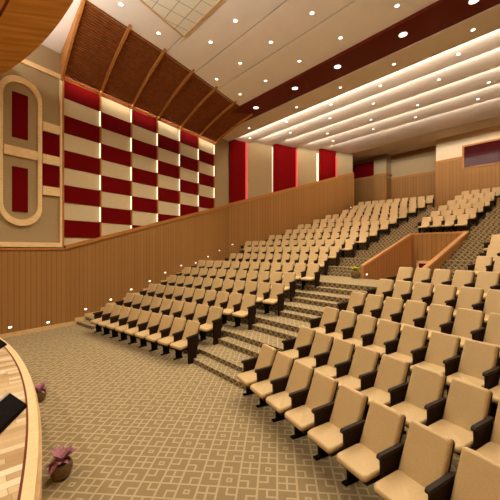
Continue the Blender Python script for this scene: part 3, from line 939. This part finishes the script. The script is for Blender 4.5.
def chair_object(loc, rz, sx, left_arm, full_right, label, group):
    r = empty('auditorium_chair', loc, rz); r.scale = (sx, 1, 1)
    tag(r, label, 'chair', group)
    def part(nm, me, x=0):
        o = bpy.data.objects.new(nm, me); C.objects.link(o); o.parent = r; o.location = (x, 0, 0); return o
    bk = part('backrest', ME_back); sh = bpy.data.objects.new('back_shell', ME_shell); C.objects.link(sh); sh.parent = bk
    st = part('seat', ME_seat); pn = bpy.data.objects.new('seat_pan', ME_pan); C.objects.link(pn); pn.parent = st
    part('arm_pad', ME_pad, .26); part('side_panel', ME_panel_full if full_right else ME_panel, .26)
    if not full_right: part('leg', ME_leg, .26)
    if left_arm: part('arm_pad', ME_pad, -.26); part('side_panel', ME_panel, -.26); part('leg', ME_leg, -.26)
    return r
def ordw(n): return ordinal(n) if n <= 17 else str(n) + 'th'
count = 0
for k, (s0, s1, n) in enumerate(Lrows):
    pitch = (s1 - s0) / (n - 1)
    for i in range(n):
        p = P1 + nL * NR[k] + uL * (s0 + pitch * i)
        fa = n - i
        if k < 6: where = 'row %s of the lower left block' % ordw(k + 1)
        else: where = 'row %s of the upper left block' % ordw(k - 5)
        row = where.split(' ')[1]
        lab = 'tan cushioned auditorium chair, %s from the centre aisle, %s row, %s left block' % (ordw(fa), row, 'lower' if k < 6 else 'upper')
        chair_object((p.x, p.y, ZR[k]), aL, pitch / .52, i == 0, i == n - 1, lab, 'auditorium chairs in the %s left block' % ('lower' if k < 6 else 'upper'))
        count += 1
for k, s0 in enumerate(Crows):
    i = 0
    while True:
        p = Q1 + nC * NR[k] + uC * (s0 + .52 * i)
        pb = p + nC * .3
        if column(pb) > 535 or i > 14: break
        lab = 'tan cushioned auditorium chair, %s from the centre aisle, %s row, lower right block' % (ordw(i + 1), ordw(k + 1))
        chair_object((p.x, p.y, ZR[k]), aC, 1.0, i == 0, False, lab, 'auditorium chairs in the lower right block')
        i += 1; count += 1
for k, s0 in enumerate(Rrows):
    for i in range(3):
        p = Q1 + nC * NR[6 + k] + uC * (s0 + .52 * i)
        if column(p + nC * .3) > 522: break
        lab = 'tan auditorium chair, %s from the aisle, %s row above cross aisle, far right' % (ordw(i + 1), ordw(k + 1))
        chair_object((p.x, p.y, ZR[6 + k]), aC, 1.0, i == 0, False, lab, 'auditorium chairs in the upper right block')
        count += 1
for k, (xa, xb) in enumerate(Ucols):
    kk = 11 + k
    y = 16.9 + k * 1.0
    x0 = on_line(xa, (0, y + BACK), (1, 0))[0].x; x1 = on_line(xb, (0, y + BACK), (1, 0))[0].x
    pitch = (x1 - x0) / 3
    for i in range(4):
        lab = 'tan auditorium chair, %s from left, %s row of small block above sunken stair' % (ordw(i + 1), ordw(k + 1))
        chair_object((x0 + pitch * i, y, ZR[kk]), 0, pitch / .52, i == 0, i == 3, lab, 'auditorium chairs above the sunken stair')
        count += 1
p = P1 + nL * NR[8] + uL * Lrows[8][0]; print('L9 gap', p, wall_x(p.y))
print('chairs', count, 'L', [r[2] for r in Lrows])

# ------------------------------------------------------------------ ceiling downlights
pix = [(121, 4), (158.6, 33), (210.6, 42), (216.6, 79), (235.4, 20.6), (271, 42), (240.2, 63), (265.6, 80.6), (240, 94.2), (299.4, 61), (312, 13), (397, 5.6), (340.6, 37.6), (340.4, 87.4), (380.4, 85.6), (394, 64),
       (473, 29.6), (458.6, 54.2), (439, 79.6), (488.6, 82.4), (478, 99), (249, 128), (250, 138), (296.6, 107.2), (286.6, 121.8), (331, 104.4), (290.4, 132.6), (330, 118.2), (327.6, 133.4), (333.2, 140.8), (373.4, 103.4), (371, 119.6), (373.4, 129.2), (417.6, 105), (415.4, 117.2)]
big = [(295, 88.2), (256, 107.6), (337.6, 66.6), (403, 34.4), (474, 0.5)]
def ceil_at(y):
    if y < 9.55: return zc(y), 0, 'front flat'
    if y < 10.75: return 9.30, 1, 'dark band'
    if y < EY[0] - .0: return 9.27 + (EZ[0] - 9.27) * (y - 10.75) / (EY[0] - 10.75), 2, 'strip behind dark band'
    for i in range(5):
        yb = EY[i + 1] if i < 4 else 20.5
        ze = EZ[i + 1] if i < 4 else 9.58
        if y < yb:
            ya = EY[i] - .26
            return EZ[i] + CH + (ze - EZ[i] - CH) * (y - ya) / (yb - ya), 3 + i, 'cove strip'
    return 10.0, 9, 'rear'
lamps = []
for lst, R in ((pix, .062), (big, .115)):
    for x, y in lst:
        z = 9.4
        for _ in range(12):
            p = at_depth(x, F * (H - z) / (y - 250.)); z = ceil_at(p.y)[0]
        lamps.append([p, z, ceil_at(p.y)[1], R])
lamps.sort(key=lambda l: (l[2], round(l[0].y * 1.2), l[0].x))
names = ['ahead of the dark band', 'in the dark ceiling band', 'on the strip behind the dark band', 'on the first cove strip', 'on the second cove strip', 'on the third cove strip', 'on the fourth cove strip', 'on the last cove strip', 'rear', 'rear']
cnt = {}
def spot(loc, e, size=134, r=.08, col=(1, .885, .72), blend=.6):
    l = bpy.data.lights.new('downlight_beam', 'SPOT'); l.energy = e; l.spot_size = radians(size); l.spot_blend = blend
    l.shadow_soft_size = r; l.color = col
    o = bpy.data.objects.new('downlight_beam', l); o.location = loc; C.objects.link(o)
EW = 212.0
for p, z, grp, R in lamps:
    g = grp
    cnt[g] = cnt.get(g, 0) + 1
    r = tag(empty('ceiling_downlight', (p.x, p.y, z)), '%s round recessed downlight, %s %s' % ('large' if R > .1 else 'small', ordw(cnt[g]) + (' from left' if g != 0 else ' counting back from the stage'), names[g]), 'light', 'recessed downlights in the ceiling')
    def disc(r0, r1, z0, z1):
        bm = bmesh.new(); n = 20; L = []
        for rr, zz in ((r0, z0), (r1, z0), (r1, z1), (r0, z1)):
            L.append([bm.verts.new((rr * cos(2 * pi * i / n), rr * sin(2 * pi * i / n), zz)) for i in range(n)])
        for a in range(4):
            for i in range(n): bm.faces.new((L[a][i], L[a][(i + 1) % n], L[(a + 1) % 4][(i + 1) % n], L[(a + 1) % 4][i]))
        return bm
    link('ring', disc(R, R * 1.18, -.010, .02), M['white_ring'], r)
    bm = bmesh.new(); n = 20
    hprism(bm, [(R * cos(2 * pi * i / n), R * sin(2 * pi * i / n)) for i in range(n)], -.008, .01)
    link('lens', bm, M['lamp'], r)
    spot((p.x, p.y, z - .03), EW * (1.0 if p.y < 9.5 else (.6 if p.y < 11.5 else .12)))
# lamps over the parts of the hall outside the picture
for x, y in [(-9, -1), (-6, -1.5), (-3, -1), (-9, -4), (-6, -4), (-3, -4)]:
    spot((x, y, 7.9), EW * 1.5)
for x, y in [(-3.5, 3), (-1, 3), (-1, 6), (-3.5, 6.5), (-1.5, 9), (0.5, 6), (0.5, 12), (-2, 13.5), (0.5, 16), (-2.5, 17), (-7, 3), (-7, 22.3), (-3, 22.3)]:
    z = ceil_at(y)[0] - .06
    spot((x, y, z), EW * (1.0 if y < 11.5 else .18))

# ------------------------------------------------------------------ world, camera, view
w = bpy.data.worlds.new('World'); bpy.context.scene.world = w; w.use_nodes = True
w.node_tree.nodes['Background'].inputs[0].default_value = (0.9, 0.75, 0.6, 1); w.node_tree.nodes['Background'].inputs[1].default_value = 0.05
cam = bpy.data.cameras.new('Camera'); co = bpy.data.objects.new('Camera', cam); C.objects.link(co)
co.location = (0, 0, H); co.rotation_euler = (radians(90), 0, TH)
cam.sensor_width = 36; cam.sensor_fit = 'HORIZONTAL'; cam.lens = 36 * F / 500; cam.clip_start = .05; cam.clip_end = 200
sc = bpy.context.scene; sc.camera = co
sc.view_settings.view_transform = 'Standard'; sc.view_settings.look = 'None'; sc.view_settings.gamma = 1
sc.view_settings.use_curve_mapping = False; sc.view_settings.exposure = 0.0
